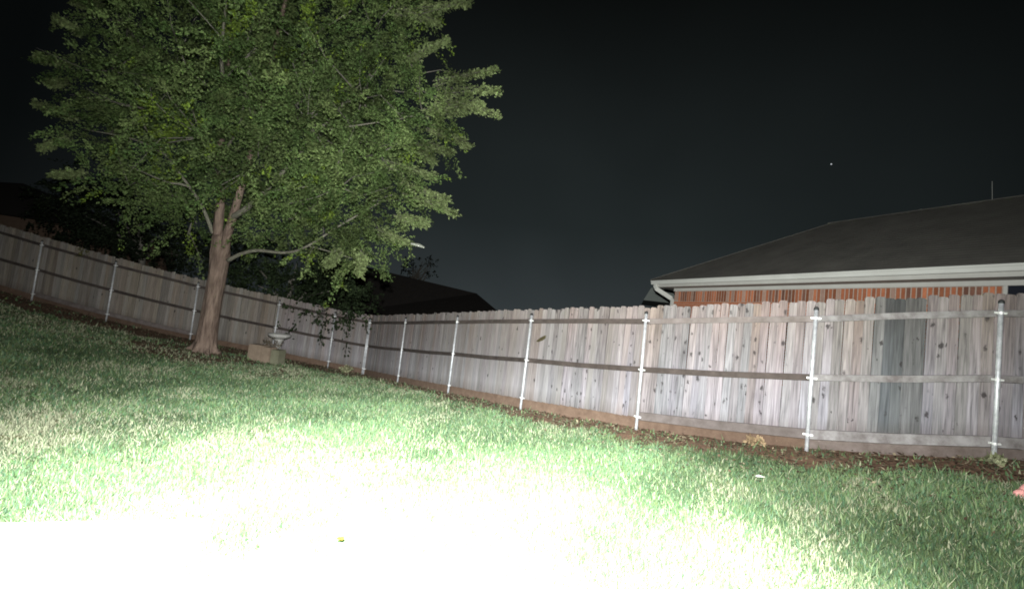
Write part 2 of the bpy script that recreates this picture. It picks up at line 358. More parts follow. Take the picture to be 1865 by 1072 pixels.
mm = N(t, 'ShaderNodeMapRange'); mm.inputs[1].default_value = .3; mm.inputs[2].default_value = .7; mm.inputs[3].default_value = .55; mm.inputs[4].default_value = 1.4; t.links.new(nz.outputs['Fac'], mm.inputs[0])
vs = N(t, 'ShaderNodeVectorMath', operation='SCALE'); t.links.new(aa.outputs['Color'], vs.inputs[0]); t.links.new(mm.outputs[0], vs.inputs['Scale']); t.links.new(vs.outputs[0], t.nodes['Principled BSDF'].inputs['Base Color'])
tag(link_mesh('ground', me, M_ground), 'sloping back garden ground of soil under the lawn', kind='structure')

# ------------------------------------------------------------------ patio slab at lower left
pa, pb = hit(-60, 975), hit(330, 967); pd = (pb-pa).normalized()
pn = Vector((pd.y, -pd.x, 0)).normalized()
bm = bmesh.new(); z0 = NEARZ
c0 = Vector((pa.x, pa.y, 0))-Vector((pd.x, pd.y, 0))*3; c1 = Vector((pb.x, pb.y, 0))+Vector((pd.x, pd.y, 0))*.2
top = max(gz(c0.x, c0.y), gz(c1.x, c1.y), NEARZ)+.05
q = [c0, c1, c1+pn*3, c0+pn*3]
vb = [bm.verts.new((p.x, p.y, z0-.5)) for p in q]; vt = [bm.verts.new((p.x, p.y, top)) for p in q]
bm.faces.new(vt); bm.faces.new(vb[::-1])
for i in range(4): bm.faces.new((vb[i], vb[(i+1)%4], vt[(i+1)%4], vt[i]))
bmesh.ops.bevel(bm, geom=bm.edges[:], offset=.012, segments=2, affect='EDGES')
tag(obj('patio', bm, M_conc), 'pale concrete patio slab at the lower left', kind='structure')
patio_q = [(p.x, p.y) for p in q]
def in_patio(x, y):
    r = np.ones(x.shape, bool)
    for i in range(4):
        ax, ay = patio_q[i]; bx, by = patio_q[(i+1) % 4]
        r &= ((bx-ax)*(y-ay)-(by-ay)*(x-ax)) < 0
    return r

# ------------------------------------------------------------------ grass blades (real blades over the whole lawn)
def make_grass(n):
    # sample in polar coordinates round the camera so that density falls with distance
    th = rng.uniform(R(-62), R(60), n*2); rr = 1.6*np.exp(rng.uniform(0, 1, n*2)**.82*math.log(20/1.6))
    x = rr*np.sin(th); y = rr*np.cos(th)
    f = fence_dist(x, y); s = soil_amount(x, y, f)
    keep = (f > .03) & (rng.random(n*2) > s*.93) & ~in_patio(x, y) & (x > -17.5)
    clump = vnoise(x, y, .16, 21)*.6+vnoise(x, y, .05, 22)*.4
    keep &= rng.random(n*2) < .35+clump*1.1
    x, y, rr, clump = x[keep][:n], y[keep][:n], rr[keep][:n], clump[keep][:n]; k = len(x)
    z = ground(x, y)+(vnoise(x, y, .55, 1)-.5)*.05-.012
    tanp = tan_amount(x, y); dry = rng.random(k) < .07+.72*tanp
    h = (.018+.05*rng.random(k)**1.6)*(.6+.9*clump)*(1+.1*(rr/8)); stem = rng.random(k) < .03; h = np.where(stem, h*1.7, h)
    wd = (.0028+.0022*rng.random(k))*np.clip(rr/2.6, 1, 7)
    az = rng.uniform(0, 2*np.pi, k); lean = rng.normal(0, .55, k); la = rng.uniform(0, 2*np.pi, k)
    dx, dy = np.cos(az)*wd, np.sin(az)*wd
    tx, ty = np.cos(la)*lean*h, np.sin(la)*lean*h
    v = np.empty((k, 3, 3)); v[:,0] = np.stack([x-dx, y-dy, z], -1); v[:,1] = np.stack([x+dx, y+dy, z], -1); v[:,2] = np.stack([x+tx, y+ty, z+h], -1)
    g = np.array([.098,.155,.073])[None]*(.65+.7*rng.random((k,1)))*np.array([1,1,1])[None]
    g[:,0] *= .8+.5*rng.random(k); g[:,2] *= .8+.5*rng.random(k)
    patch = vnoise(x, y, .9, 31)
    g *= (.6+.8*patch)[:,None]
    d = np.array([.33,.33,.22])[None]*(.6+.7*rng.random((k,1)))
    c = np.where(dry[:,None], d, g)
    c = np.where((stem & ~dry)[:,None], np.array([[.2,.26,.13]]), c)
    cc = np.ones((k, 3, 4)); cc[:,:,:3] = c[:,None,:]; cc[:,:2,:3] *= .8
    return v.reshape(-1, 3), k, cc.reshape(-1, 4)
v, k, c = make_grass(820000)
tag(np_mesh('grass', v, k, 3, M_blade, attr=c), 'rough green lawn grass with straw coloured patches', 'grass', kind='stuff')

# leaf litter along the fence and under the tree
def litter(n):
    t = rng.random(n); seg = rng.integers(0, len(poly)-1, n); a = poly[seg]; b = poly[seg+1]
    x = a[:,0]+(b-a)[:,0]*t; y = a[:,1]+(b-a)[:,1]*t
    nrm = np.stack([(b-a)[:,1], -(b-a)[:,0]], -1); nrm /= np.linalg.norm(nrm, axis=1)[:,None]
    off = np.abs(rng.normal(0, .55, n))+.06; x = x+nrm[:,0]*off; y = y+nrm[:,1]*off
    m2 = rng.random(n) < .3; rr = rng.random(n)**.6*3.2; aa = rng.uniform(0, 2*np.pi, n)
    x = np.where(m2, TREE.x+rr*1.6*np.cos(aa)+.6, x); y = np.where(m2, TREE.y-.3+rr*.6*np.sin(aa), y)
    keep = fence_dist(x, y) > .05; x, y = x[keep], y[keep]; k = len(x)
    z = ground(x, y)+.02+rng.random(k)*.03
    s = .012+.022*rng.random(k); az = rng.uniform(0, 2*np.pi, k)
    u = np.stack([np.cos(az), np.sin(az), rng.normal(0,.3,k)], -1)*s[:,None]; w_ = np.stack([-np.sin(az), np.cos(az), rng.normal(0,.3,k)], -1)*(s*.5)[:,None]
    p = np.stack([x, y, z], -1); v = np.stack([p-u, p+w_, p+u, p-w_], 1)
    base = np.where(rng.random((k,1)) < .5, np.array([[.13,.085,.055]]), np.array([[.26,.21,.14]]))*(.35+.9*rng.random((k,1))**2)
    c = np.ones((k, 4, 4)); c[:,:,:3] = base[:,None,:]
    return v.reshape(-1,3), k, c.reshape(-1,4)
v, k, c = litter(16000)
tag(np_mesh('leaf_litter', v, k, 4, M_litter, attr=c), 'brown dead leaves and bark bits scattered along the fence foot', 'leaf litter', kind='stuff')

# ------------------------------------------------------------------ fences
POST_H, BT, BB = 1.72, 1.83, .17
def picket_mesh(i):
    bm = bmesh.new(); wd = .0972/2; th = .016; h = BT-BB + (-.012, 0, .010, .018)[i]; e = .018
    prof = [(-wd,0),(wd,0),(wd,h-e),(wd-e,h),(-wd+e,h),(-wd,h-e)]
    f = [bm.verts.new((x, 0, z)) for x, z in prof]; b = [bm.verts.new((x, th, z)) for x, z in prof]
    bm.faces.new(f); bm.faces.new(b[::-1])
    for k in range(6): bm.faces.new((f[k], b[k], b[(k+1)%6], f[(k+1)%6]))
    bmesh.ops.recalc_face_normals(bm, faces=bm.faces)
    me = bpy.data.meshes.new('board'); bm.to_mesh(me); bm.free(); return me
_pm = {}
def picket(i, m):
    if (i, m.name) not in _pm:
        me = picket_mesh(i); me.materials.append(m); _pm[(i, m.name)] = me
    return _pm[(i, m.name)]
# shared post mesh (steel tube), cap and bracket
bm = bmesh.new(); tube(bm, [(0,0,-.3),(0,0,POST_H)], [.0225,.0225], 14); me_post = bpy.data.meshes.new('post'); bm.to_mesh(me_post); bm.free()
me_post.materials.append(M_galv)
for p in me_post.polygons: p.use_smooth = len(p.vertices) == 4
bm = bmesh.new(); lathe(bm, [(.0265,-.010),(.028,.010),(.022,.026),(.01,.033),(.002,.035)], 14); me_cap = bpy.data.meshes.new('cap'); bm.to_mesh(me_cap); bm.free(); me_cap.materials.append(M_cap)
bm = bmesh.new()
tube(bm, [(0,0,-.013),(0,0,.013)], [.026,.026], 14)
box(bm, .022, .056, .004, .012, -.011, .011); box(bm, -.050, -.022, .004, .012, -.011, .011)
for sx in (-.04, .046): tube(bm, [(sx,-.008,0),(sx,.006,0)], [.009,.009], 6)
me_br = bpy.data.meshes.new('bracket'); bm.to_mesh(me_br); bm.free(); me_br.materials.append(M_bracket)

def fence(line, name, label, side, board_choice, rail_choice, first_post=0, brackets=True):
    root = empty(name, line[0], label, 'fence')
    base = Vector(line[0])
    def P(o, loc): o.parent = root; o.location = Vector(loc)-base
    for i, p in enumerate(line):
        if i < first_post: continue
        a = line[max(i-1, 0)]; b = line[min(i+1, len(line)-1)]; d = (b-a); ang = math.atan2(d.y, d.x)
        yard = Vector((d.y, -d.x, 0)).normalized()
        po = bpy.data.objects.new('post', me_post); col.objects.link(po); P(po, p+yard*.085)
        po.rotation_euler = (R(random.uniform(-.5,.5)), R(random.uniform(-.5,.5)), ang)
        cpo = bpy.data.objects.new('cap', me_cap); col.objects.link(cpo); cpo.parent = po; cpo.location = (0, 0, POST_H)
        for h in (1.605, .885, .20):
            br = bpy.data.objects.new('bracket', me_br); col.objects.link(br); br.parent = po; br.location = (0, 0, h+random.uniform(-.01,.01))
    for i, (a, b) in enumerate(zip(line, line[1:])):
        d = Vector((b.x-a.x, b.y-a.y, 0)); L = d.length; u = d/L; yard = Vector((u.y, -u.x, 0)); slope = (b.z-a.z)/L; ang = math.atan2(u.y, u.x)
        nb = max(1, round(L/.099)); pitch = L/nb
        for k in range(nb):
            s = (k+.5)*pitch; pos = a+u*s+Vector((0,0,slope*s+BB))
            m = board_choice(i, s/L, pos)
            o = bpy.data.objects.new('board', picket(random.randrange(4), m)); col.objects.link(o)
            P(o, pos+yard*random.uniform(-.002,.003)+Vector((0,0,random.uniform(-.006,.006))))
            o.rotation_euler = (R(random.uniform(-.25,.25)), R(random.uniform(-.3,.3)), ang); o.scale = (pitch/.099, 1, 1)
        for j, h in enumerate((1.605, .885, .20)):
            m = rail_choice(i, j)
            if m is None: continue
            bm = bmesh.new(); off = yard*.023
            p0 = a+off+Vector((0,0,h)); p1 = b+off+Vector((0,0,h)); mid = (p0+p1)/2+Vector((0,0,-.012 if j else .006))
            g = (b-a).normalized()*.004; pts = [p0+g, mid, p1-g]
            rings = []
            for q_ in pts:
                uu = Vector((0,0,1)); rings.append([bm.verts.new(q_+yard*sy*.019+uu*sz*(.039 if j != 2 else .058)-base) for sy, sz in ((-1,-1),(1,-1),(1,1),(-1,1))])
            for r0, r1 in zip(rings, rings[1:]):
                for k in range(4): bm.faces.new((r0[k], r0[(k+1)%4], r1[(k+1)%4], r1[k]))
            bm.faces.new(rings[0][::-1]); bm.faces.new(rings[-1])
            bmesh.ops.bevel(bm, geom=[e_ for e_ in bm.edges if abs((e_.verts[0].co-e_.verts[1].co).normalized().dot(u)) > .9], offset=.004, segments=1, affect='EDGES')
            obj('rail', bm, m, root)
        # kickboard along the ground, behind the boards' foot
        bm = bmesh.new(); o_ = -yard*.030
        p0 = a+o_+Vector((0,0,.06)); p1 = b+o_+Vector((0,0,.06)); g = (b-a).normalized()*.003
        beam(bm, p0+g-base, p1-g-base, yard, (0,0,1), .025, .27)
        obj('kickboard', bm, M_kick if (side == 'l' or i < 5) else M_kickgrey, root)
    return root

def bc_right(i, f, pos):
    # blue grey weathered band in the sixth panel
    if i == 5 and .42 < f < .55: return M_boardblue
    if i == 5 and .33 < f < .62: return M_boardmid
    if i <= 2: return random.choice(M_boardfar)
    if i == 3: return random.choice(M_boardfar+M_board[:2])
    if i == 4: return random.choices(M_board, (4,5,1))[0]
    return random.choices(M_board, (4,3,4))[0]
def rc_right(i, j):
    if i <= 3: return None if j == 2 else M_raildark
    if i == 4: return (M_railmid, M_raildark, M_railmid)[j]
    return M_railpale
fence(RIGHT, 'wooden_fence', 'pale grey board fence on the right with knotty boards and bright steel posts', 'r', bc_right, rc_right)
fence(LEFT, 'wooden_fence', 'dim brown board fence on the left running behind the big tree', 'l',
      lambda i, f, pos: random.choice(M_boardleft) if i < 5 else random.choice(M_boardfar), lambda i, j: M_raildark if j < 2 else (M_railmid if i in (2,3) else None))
bpy.context.view_layer.update()

# a yellowish stain board mark and the dry leaf stuck beside the fourth post
def fence_point(px, py, a, b, off=.0):
    u = Vector((b.x-a.x, b.y-a.y, 0)).normalized(); yard = Vector((u.y, -u.x, 0))
    return on_plane(px, py, a+yard*off, yard), u, yard
p, u, yard = fence_point(985, 617, RIGHT[3], RIGHT[4], .02)
bm = bmesh.new(); prof = [(-.11,-.035,0),(-.06,.0,.0),(0,.03,.012),(.07,.05,.02),(.12,.055,.02),(.10,.0,.02),(.05,-.03,.01),(-.03,-.045,0)]
cv = bm.verts.new((0,0,.022)); ring = [bm.verts.new((x, z, y)) for x, y, z in [(q[0], q[1], q[2]) for q in prof]]
for k in range(len(ring)): bm.faces.new((ring[k], ring[(k+1)%len(ring)], cv))
bmesh.ops.solidify(bm, geom=bm.faces[:], thickness=.003)
M_dleaf = mat('dead_leaf', (.07,.055,.03), .8, noise=((.12,.10,.05), 30, .3))
o = obj('dead_leaf', bm, M_dleaf, loc=p+yard*.01); o.rotation_euler = (0, R(-14), math.atan2(u.y, u.x))
tag(o, 'dark curled leaf caught on the fence boards beside the middle steel post', 'leaf')

# ------------------------------------------------------------------ foliage generator
def shoots_to_leaves(starts, dirs, lens, per, size, colfun, droop=.25, spread=.07):
    """leaf diamonds along curved shoots"""
    k = len(starts); T = rng.random((k, per))**.85; 
    d = dirs/np.linalg.norm(dirs, axis=1)[:,None]
    P = starts[:,None,:]+d[:,None,:]*(T*lens[:,None])[...,None]; P[...,2] -= droop*(T**2)*lens[:,None]
    P += rng.normal(0, spread, P.shape)*(1.1-.55*T)[...,None]
    P = P.reshape(-1, 3); n = len(P)
    D = np.repeat(d, per, 0)+rng.normal(0, .75, (n, 3)); D[:,2] -= .25; D /= np.linalg.norm(D, axis=1)[:,None]
    Q = np.cross(D, rng.normal(0, 1, (n, 3))); Q /= np.linalg.norm(Q, axis=1)[:,None]+1e-9
    s = size*(.6+.8*rng.random(n)); L = D*s[:,None]; Wd = Q*(s*.30)[:,None]
    v = np.stack([P, P+L*.45+Wd, P+L, P+L*.45-Wd], 1)
    c = np.ones((n, 4, 4)); c[:,:,:3] = colfun(P, n, np.repeat(np.arange(k), per))[:,None,:]
    return v.reshape(-1,3), n, c.reshape(-1,4)

def lobe_shoots(lobes, dens, lmin, lmax, out=.8, inner=.35):
    S, D = [], []
    for (c, r, sq) in lobes:
        n = int(dens*r*r*1.0)
        u = rng.normal(0, 1, (n, 3)); u /= np.linalg.norm(u, axis=1)[:,None]
        rad = r*(inner+(1-inner)*rng.random(n)**.5)
        S.append(np.array(c)[None]+u*rad[:,None]*np.array([1,1,sq])); D.append(u*out+rng.normal(0, .45, (n, 3))+np.array([0,0,.05]))
    S = np.concatenate(S); D = np.concatenate(D); return S, D, rng.uniform(lmin, lmax, len(S))

def greens(base_a, base_b, bright=None):
    ca, cb = np.array(base_a), np.array(base_b)
    def f(P, n, sid):
        t = rng.random(sid.max()+1)[sid][:,None]; c = ca*(1-t)+cb*t
        c = c*(.65+.7*rng.random((n,1)))*(.5+1.0*vnoise(P[:,0]*1.0+P[:,1]*.6, P[:,2]+P[:,1]*.3, .75, 55))[:,None]
        if bright is not None:
            b = (vnoise(P[:,0]*1.0+P[:,1], P[:,2], .55, 77) > .80) & (rng.random(n) < .7); c = np.where(b[:,None], np.array(bright)*(.7+.6*rng.random((n,1))), c)
        return c
    return f

# ------------------------------------------------------------------ the big tree
tree = empty('shade_tree', TREE, 'big leafy tree with a stout reddish brown trunk lit by the floodlight', 'tree')
def TL(p): return Vector(p)-TREE
D0 = 12.0
fork = at(402, 440, D0)
bm = bmesh.new()
tp = [TREE+Vector((0,0,-.25)), TREE+Vector((0,0,.03)), at(379, 600, D0), at(388, 545, D0), at(396, 500, D0), at(401, 462, D0), at(403, 430, D0)]
tube(bm, [TL(p) for p in spline(tp, 5)], [r for r in np.interp(np.linspace(0, 6, 31), range(7), [.36,.29,.235,.212,.215,.24,.21])], 22, wob=.045)
o = obj('trunk', bm, M_bark, tree, smooth=True)
for az_, ln_ in ((-2.7,.28),(-1.7,.22),(-.8,.3),(.1,.25),(1.2,.3),(2.5,.3)):
    q_ = Vector((math.cos(az_), math.sin(az_), 0)); bm = bmesh.new(); pts = []
    for f_, zz in ((.08,.38),(.22,.12),(.22+ln_*.5,.02),(.22+ln_,-.08)):
        w_ = TREE+q_*f_; pts.append(Vector((q_.x*f_, q_.y*f_, gz(w_.x, w_.y)-TREE.z+zz)))
    tube(bm, spline(pts, 4), list(np.linspace(.13,.03,13)), 10, wob=.08); obj('root', bm, M_bark, tree, smooth=True)
def limb(pts, r0, r1, mat_, par=tree, base=None, n=8):
    base = base if base is not None else TREE
    bm = bmesh.new(); s = spline(pts, 5); k = len(s)
    tube(bm, [p-base for p in s], [r0+(r1-r0)*(i/(k-1))**.8 for i in range(k)], n, wob=.03)
    return obj('limb', bm, mat_, par, smooth=True)
limb([at(399,478,D0), at(397,425,D0), at(400,385,D0-.05), at(403,330,D0-.1), at(402,250,D0), at(412,150,D0), at(425,20,D0+.2), at(430,-140,D0+.3)], .155, .05, M_bark)
limb([at(404,478,D0), at(414,430,D0-.15), at(424,395,D0-.3), at(440,340,D0-.4), at(470,230,D0-.3), at(500,90,D0), at(540,-80,D0)], .14, .05, M_bark)
limb([at(424,395,D0-.3), at(450,378,D0-.6), at(500,330,D0-.9), at(580,240,D0-1.1), at(680,130,D0-1.2)], .09, .03, M_limb)
limb([at(388,425,D0-.05), at(370,380,D0-.2), at(345,340,D0-.4), at(300,280,D0-.6), at(240,200,D0-.8)], .055, .02, M_limb)
limb([at(415,474,D0), at(440,462,D0-.15), at(470,456,D0-.3), at(520,460,D0-.5), at(560,448,D0-.7), at(620,410,D0-.8), at(690,370,D0-.8)], .06, .02, M_limb)
limb([at(402,330,D0-.1), at(440,260,D0+.5), at(560,150,D0+1), at(660,60,D0+1.2)], .08, .03, M_limb)
limb([at(403,300,D0-.1), at(360,220,D0+.3), at(290,120,D0+.6), at(220,40,D0+.8)], .08, .03, M_limb)
limb([at(470,230,D0-.3), at(540,190,D0-.6), at(620,160,D0-.8), at(760,170,D0-.9)], .045, .015, M_barkd)
limb([at(412,190,D0), at(404,120,D0-1.2), at(408,40,D0-1.8), at(420,-60,D0-2)], .06, .02, M_limb)
limb([at(560,448,D0-.7), at(590,455,D0-.8), at(640,470,D0-.7)], .02, .008, M_limb)
for (x0, y0, d0), (x1, y1, d1), (x2, y2, d2) in (((402,330,D0),(380,285,D0-.7),(350,200,D0-1.2)), ((405,280,D0),(440,210,D0-.9),(455,120,D0-1.6)), ((425,395,D0-.3),(490,350,D0-1.2),(560,340,D0-1.8)),
        ((500,90,D0),(560,70,D0-.9),(640,20,D0-1.3)), ((560,240,D0-1.1),(640,230,D0-1.6),(740,215,D0-1.5)), ((345,340,D0-.4),(300,330,D0-.7),(230,300,D0-.8)), ((300,280,D0-.6),(230,250,D0-.7),(150,235,D0-.6)), ((408,200,D0),(340,120,D0-.9),(310,40,D0-1.3))):
    limb([at(x0,y0,d0), at((x0+x1)/2+6,(y0+y1)/2,(d0+d1)/2), at(x1,y1,d1), at(x2,y2,d2)], .042, .014, M_limb, n=6)
# crown lobes: photo pixel, depth, radius (m)
L = [(470,300,D0-1.2,1.15),(370,250,D0-1.2,1.1),(280,200,D0-.6,1.15),(205,130,D0,.85),(210,240,D0+.1,.85),(178,310,D0+.2,.5),(250,330,D0-.2,.85),
     (330,360,D0+.5,.75),(230,40,D0+.3,.9),(330,90,D0-1.0,1.3),(440,110,D0-1.8,1.4),(560,90,D0-1.4,1.4),(560,220,D0-1.8,1.25),(660,180,D0-1.4,1.2),
     (680,60,D0-.6,1.2),(750,20,D0-.2,.75),(760,135,D0-.8,.65),(770,210,D0-1.0,.8),(690,280,D0-1.2,1.05),(620,340,D0-1.2,.9),(730,350,D0-.8,.65),
     (560,350,D0-1.0,.85),(500,370,D0+.6,.8),(590,430,D0-.4,.70),(670,420,D0-.6,.72),(640,465,D0-.2,.5),(560,425,D0+.2,.6),(520,400,D0-.9,.5),(450,400,D0+.6,.6),(350,400,D0+.6,.6),(290,380,D0+.6,.6),(700,440,D0-.5,.45),(480,430,D0+1.0,.6),
     (330,-40,D0,1.5),(520,-60,D0,1.7),(700,-70,D0,1.4),(430,-180,D0,1.9),(600,-190,D0+.4,1.7),(220,-60,D0+.6,.9),
     (400,200,D0+1.6,1.8),(560,200,D0+1.6,1.8),(660,240,D0+.6,1.2),(250,180,D0+1.2,1.3),(450,60,D0+1.7,1.9),(650,350,D0+.3,.9),(560,270,D0,1.5),(400,340,D0+1.1,.8)]
lobes = [(at(x, y, d), r, .85) for x, y, d, r in L]
S, D, LN = lobe_shoots(lobes, 44, .5, 1.25, inner=.15); D[:,2] *= .95; D[:,2] += .32
# long reaching shoots on the right and left outline
SP = [((790,150),(905,122)),((800,170),(912,160)),((800,180),(908,208)),((790,190),(880,185)),((780,230),(855,262)),((770,205),(850,200)),((760,255),(820,275)),((745,270),(790,292)),
      ((740,350),(832,388)),((730,340),(815,362)),((700,300),(790,320)),((720,400),(775,405)),((690,420),(742,442)),((740,110),(815,68)),((760,20),(855,4)),((720,20),(800,40)),
      ((150,60),(98,30)),((130,120),(64,102)),((140,220),(66,185)),((130,250),(72,270)),((150,320),(98,318)),((120,150),(90,150)),((660,460),(655,495)),((620,460),(600,480)),((180,10),(135,5))]
s2, d2, l2 = [], [], []
for (x0,y0),(x1,y1) in SP:
    for j in range(5):
        dd_ = D0-.9+random.uniform(-.3,.3) if x0 > 400 else D0+.1
        a_ = at(x0+random.uniform(-10,10), y0+random.uniform(-9,9), dd_); b_ = at(x1+random.uniform(-4,4), y1+random.uniform(-5,5), dd_-.1)
        v_ = b_-a_; s2.append(a_); d2.append(v_); l2.append(v_.length)
S2, D2, L2 = np.array(s2), np.array(d2), np.array(l2)
cf = greens((.080,.128,.042), (.155,.20,.075), bright=(.17,.24,.04))
print('shoots',len(S)); v1, n1, c1_ = shoots_to_leaves(S, D, LN, 118, .070, cf, droop=.32, spread=.075)
v2, n2, c2_ = shoots_to_leaves(S2, D2, L2, 130, .085, greens((.16,.20,.085), (.21,.25,.11)), droop=.03, spread=.06)
np_mesh('crown', np.concatenate([v1, v2])-np.array(TREE), n1+n2, 4, M_leaf, tree, np.concatenate([c1_, c2_]))
# twigs carrying the shoots
bm = bmesh.new()
for i in rng.choice(len(S), 260, replace=False):
    c_ = min(lobes, key=lambda l: (Vector(S[i])-l[0]).length)[0]
    a_ = Vector(S[i]); b_ = a_+Vector(D[i]).normalized()*LN[i]*.9
    tube(bm, [TL(a_.lerp(c_, .75)), TL(a_), TL(b_)], [.016,.010,.003], 4, cap=False)
for i in range(len(S2)):
    a_ = Vector(S2[i]); tube(bm, [TL(a_), TL(a_+Vector(D2[i])*.9)], [.007,.002], 4, cap=False)
tw = obj('twigs', bm, M_barkd, tree); tw.name = 'twig'; tag(tw, kind='stuff')

# pale bare tip poking out right of the crown
tipc = at(752, 441, 11.2); bm = bmesh.new()
pts = [at(735,440,11.2), at(750,444,11.2), at(762,447,11.2), at(773,451,11.2)]
tube(bm, [TL(p) for p in pts], [.012,.03,.045,.02], 6, wob=.2)
M_tip = mat('pale_twig', (.42,.42,.38), .8, noise=((.3,.32,.25), 30, .3))
tag(obj('twig_tip', bm, M_tip, tree, smooth=True), 'pale grey twig tip at the right edge of the crown')

# ------------------------------------------------------------------ dark trees and shrubs behind the fence
def back_tree(name, label, foot, lobes_px, dens, leaf, mat_a, mat_b, trunk_pts, group=None):
    foot = Vector(foot); root = empty(name, foot, label, 'tree', group)
    lb = [(at(x, y, d), r, .9) for x, y, d, r in lobes_px]
    S, D, LN = lobe_shoots(lb, dens, .3, .8)
    v, n, c = shoots_to_leaves(S, D, LN, 30, leaf, greens(mat_a, mat_b), droop=.3)
    np_mesh('crown', v-np.array(foot), n, 4, M_leaf, root, c)
    bm = bmesh.new(); s = spline([foot+Vector((0,0,-.2))]+trunk_pts, 4); k = len(s)
    tube(bm, [p-foot for p in s], [.16*(1-.7*i/k) for i in range(k)], 10, wob=.05)
    obj('trunk', bm, M_barkd, root, smooth=True)
    for c_, r, _ in lb[:6]:
        bm = bmesh.new(); a_ = trunk_pts[0]; tube(bm, [p-foot for p in spline([a_, a_.lerp(c_, .5)+Vector((0,0,.2)), c_], 4)], list(np.linspace(.06,.015,9)), 6)
        obj('limb', bm, M_barkd, root, smooth=True)
    return root
p = at(520, 600, 16.2); p.z = gz(p.x, p.y)
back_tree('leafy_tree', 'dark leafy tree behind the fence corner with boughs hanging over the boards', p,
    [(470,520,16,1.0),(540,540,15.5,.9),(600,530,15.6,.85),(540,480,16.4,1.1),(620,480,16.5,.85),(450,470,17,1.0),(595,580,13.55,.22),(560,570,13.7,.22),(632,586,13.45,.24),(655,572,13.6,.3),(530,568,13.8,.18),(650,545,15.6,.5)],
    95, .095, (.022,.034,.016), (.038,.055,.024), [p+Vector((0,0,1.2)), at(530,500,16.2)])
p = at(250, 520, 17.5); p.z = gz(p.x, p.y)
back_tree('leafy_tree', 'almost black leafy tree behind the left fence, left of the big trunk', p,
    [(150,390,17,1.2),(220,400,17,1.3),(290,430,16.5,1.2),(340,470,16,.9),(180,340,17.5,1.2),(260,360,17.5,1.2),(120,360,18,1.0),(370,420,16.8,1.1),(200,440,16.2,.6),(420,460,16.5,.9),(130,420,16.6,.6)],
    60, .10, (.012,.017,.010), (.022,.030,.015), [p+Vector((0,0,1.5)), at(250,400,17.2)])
# small leafy vine clinging to the top of the left fence
p = at(152, 462, 12.62); 
lb = [(p, .07, 1.0)]
S, D, LN = lobe_shoots(lb, 2200, .05, .14); v, n, c = shoots_to_leaves(S, D, LN, 8, .05, greens((.05,.05,.02), (.09,.08,.03)), spread=.02)
tag(np_mesh('vine_sprig', v-np.array(p), n, 4, M_leaf, attr=c, loc=p), 'small leafy sprig poking over the left fence top between two posts', 'vine')

# bare little treetop behind the far roof
p = Vector((-6.0, 36, .3)); root = empty('bare_tree', p, 'thin twiggy treetop rising behind the dark far roof', 'tree')
bm = bmesh.new(); top = at(757, 500, 36); tube(bm, [Vector((0,0,0)), (at(757,560,36)-p), top-p], [.2,.12,.04], 8); obj('trunk', bm, M_barkd, root)
bm = bmesh.new()
for i in range(26):
    a_ = at(757+random.uniform(-8,8), random.uniform(500,530), 36); b_ = at(757+random.uniform(-24,30), random.uniform(470,505), 36+random.uniform(-.5,.5)); tube(bm, [a_-p, a_.lerp(b_,.5)-p+Vector((0,0,-.1)), b_-p], [.05,.035,.012], 4)
obj('branches', bm, M_barkd, root).name = 'branch'
S = np.array([at(random.choice((735,752,788,780,745)) + random.uniform(-5,5), random.uniform(468,500), 36) for _ in range(50)]); 
v, n, c = shoots_to_leaves(S, rng.normal(0,1,(50,3)), np.full(50,.5), 10, .16, greens((.02,.025,.015),(.03,.035,.02)))
np_mesh('crown', v-np.array(p), n, 4, M_leaf, root, c)

# ------------------------------------------------------------------ bird bath, stone planter and weeds by the tree
def hit_d(px, py, depth):
    p = at(px, py, depth); return Vector((p.x, p.y, gz(p.x, p.y)))
b0 = hit_d(501, 664, 12.9)
root = empty('bird_bath', b0, 'grey concrete bird bath on a pedestal right of the big tree', 'bird bath')
bm = bmesh.new(); lathe(bm, [(.17,-.05),(.17,.07),(.13,.10),(.09,.16),(.075,.35),(.085,.52),(.12,.62),(.13,.66)], 20); obj('pedestal', bm, M_bath, root, smooth=True)
bm = bmesh.new(); lathe(bm, [(.12,.662),(.20,.69),(.29,.74),(.315,.80),(.30,.81),(.27,.77),(.15,.735),(.02,.73)], 26); obj('bowl', bm, M_bath, root, smooth=True)
p0 = hit_d(481, 673, 12.45)
root = empty('stone_planter', p0, 'low tan stone block planter in front of the bird bath', 'planter')
u = Vector((1, -.12, 0)).normalized(); vdir = Vector((.12, 1, 0)).normalized()
def blk(name, s0, s1, d0, d1, h, m, par):
    bm = bmesh.new(); vs = []
    for z in (-.1, h):
        for s_, d_ in ((s0,d0),(s1,d0),(s1,d1),(s0,d1)): vs.append(bm.verts.new(u*s_+vdir*d_+Vector((0,0,z+random.uniform(-.008,.008)))))
    for f in ((0,3,2,1),(4,5,6,7),(0,1,5,4),(1,2,6,5),(2,3,7,6),(3,0,4,7)): bm.faces.new([vs[i] for i in f])
    bmesh.ops.bevel(bm, geom=bm.edges[:], offset=.018, segments=2, affect='EDGES'); return obj(name, bm, m, par)
blk('stone', -.47, -.06, -.15, .2, .46, M_stone, root); blk('stone', -.055, .18, -.15, .2, .43, M_stone, root); blk('stone', .185, .42, -.1, .25, .38, M_stoneg, root)
pp = p0+Vector((.0,.25,0)); pp.z = gz(pp.x, pp.y)
root = empty('potted_plant', pp, 'withered brown stalks growing between the stone planter and the bird bath', 'plant')
bm = bmesh.new()
for i in range(26):
    x = random.uniform(-.25,.22); h = random.uniform(.4,.72); tube(bm, [(x,0,0),(x+random.uniform(-.05,.05),0,h*.6),(x+random.uniform(-.12,.12),random.uniform(-.1,.1),h)], [.008,.006,.003], 4)
obj('stalks', bm, M_barkd, root).name = 'stalk'
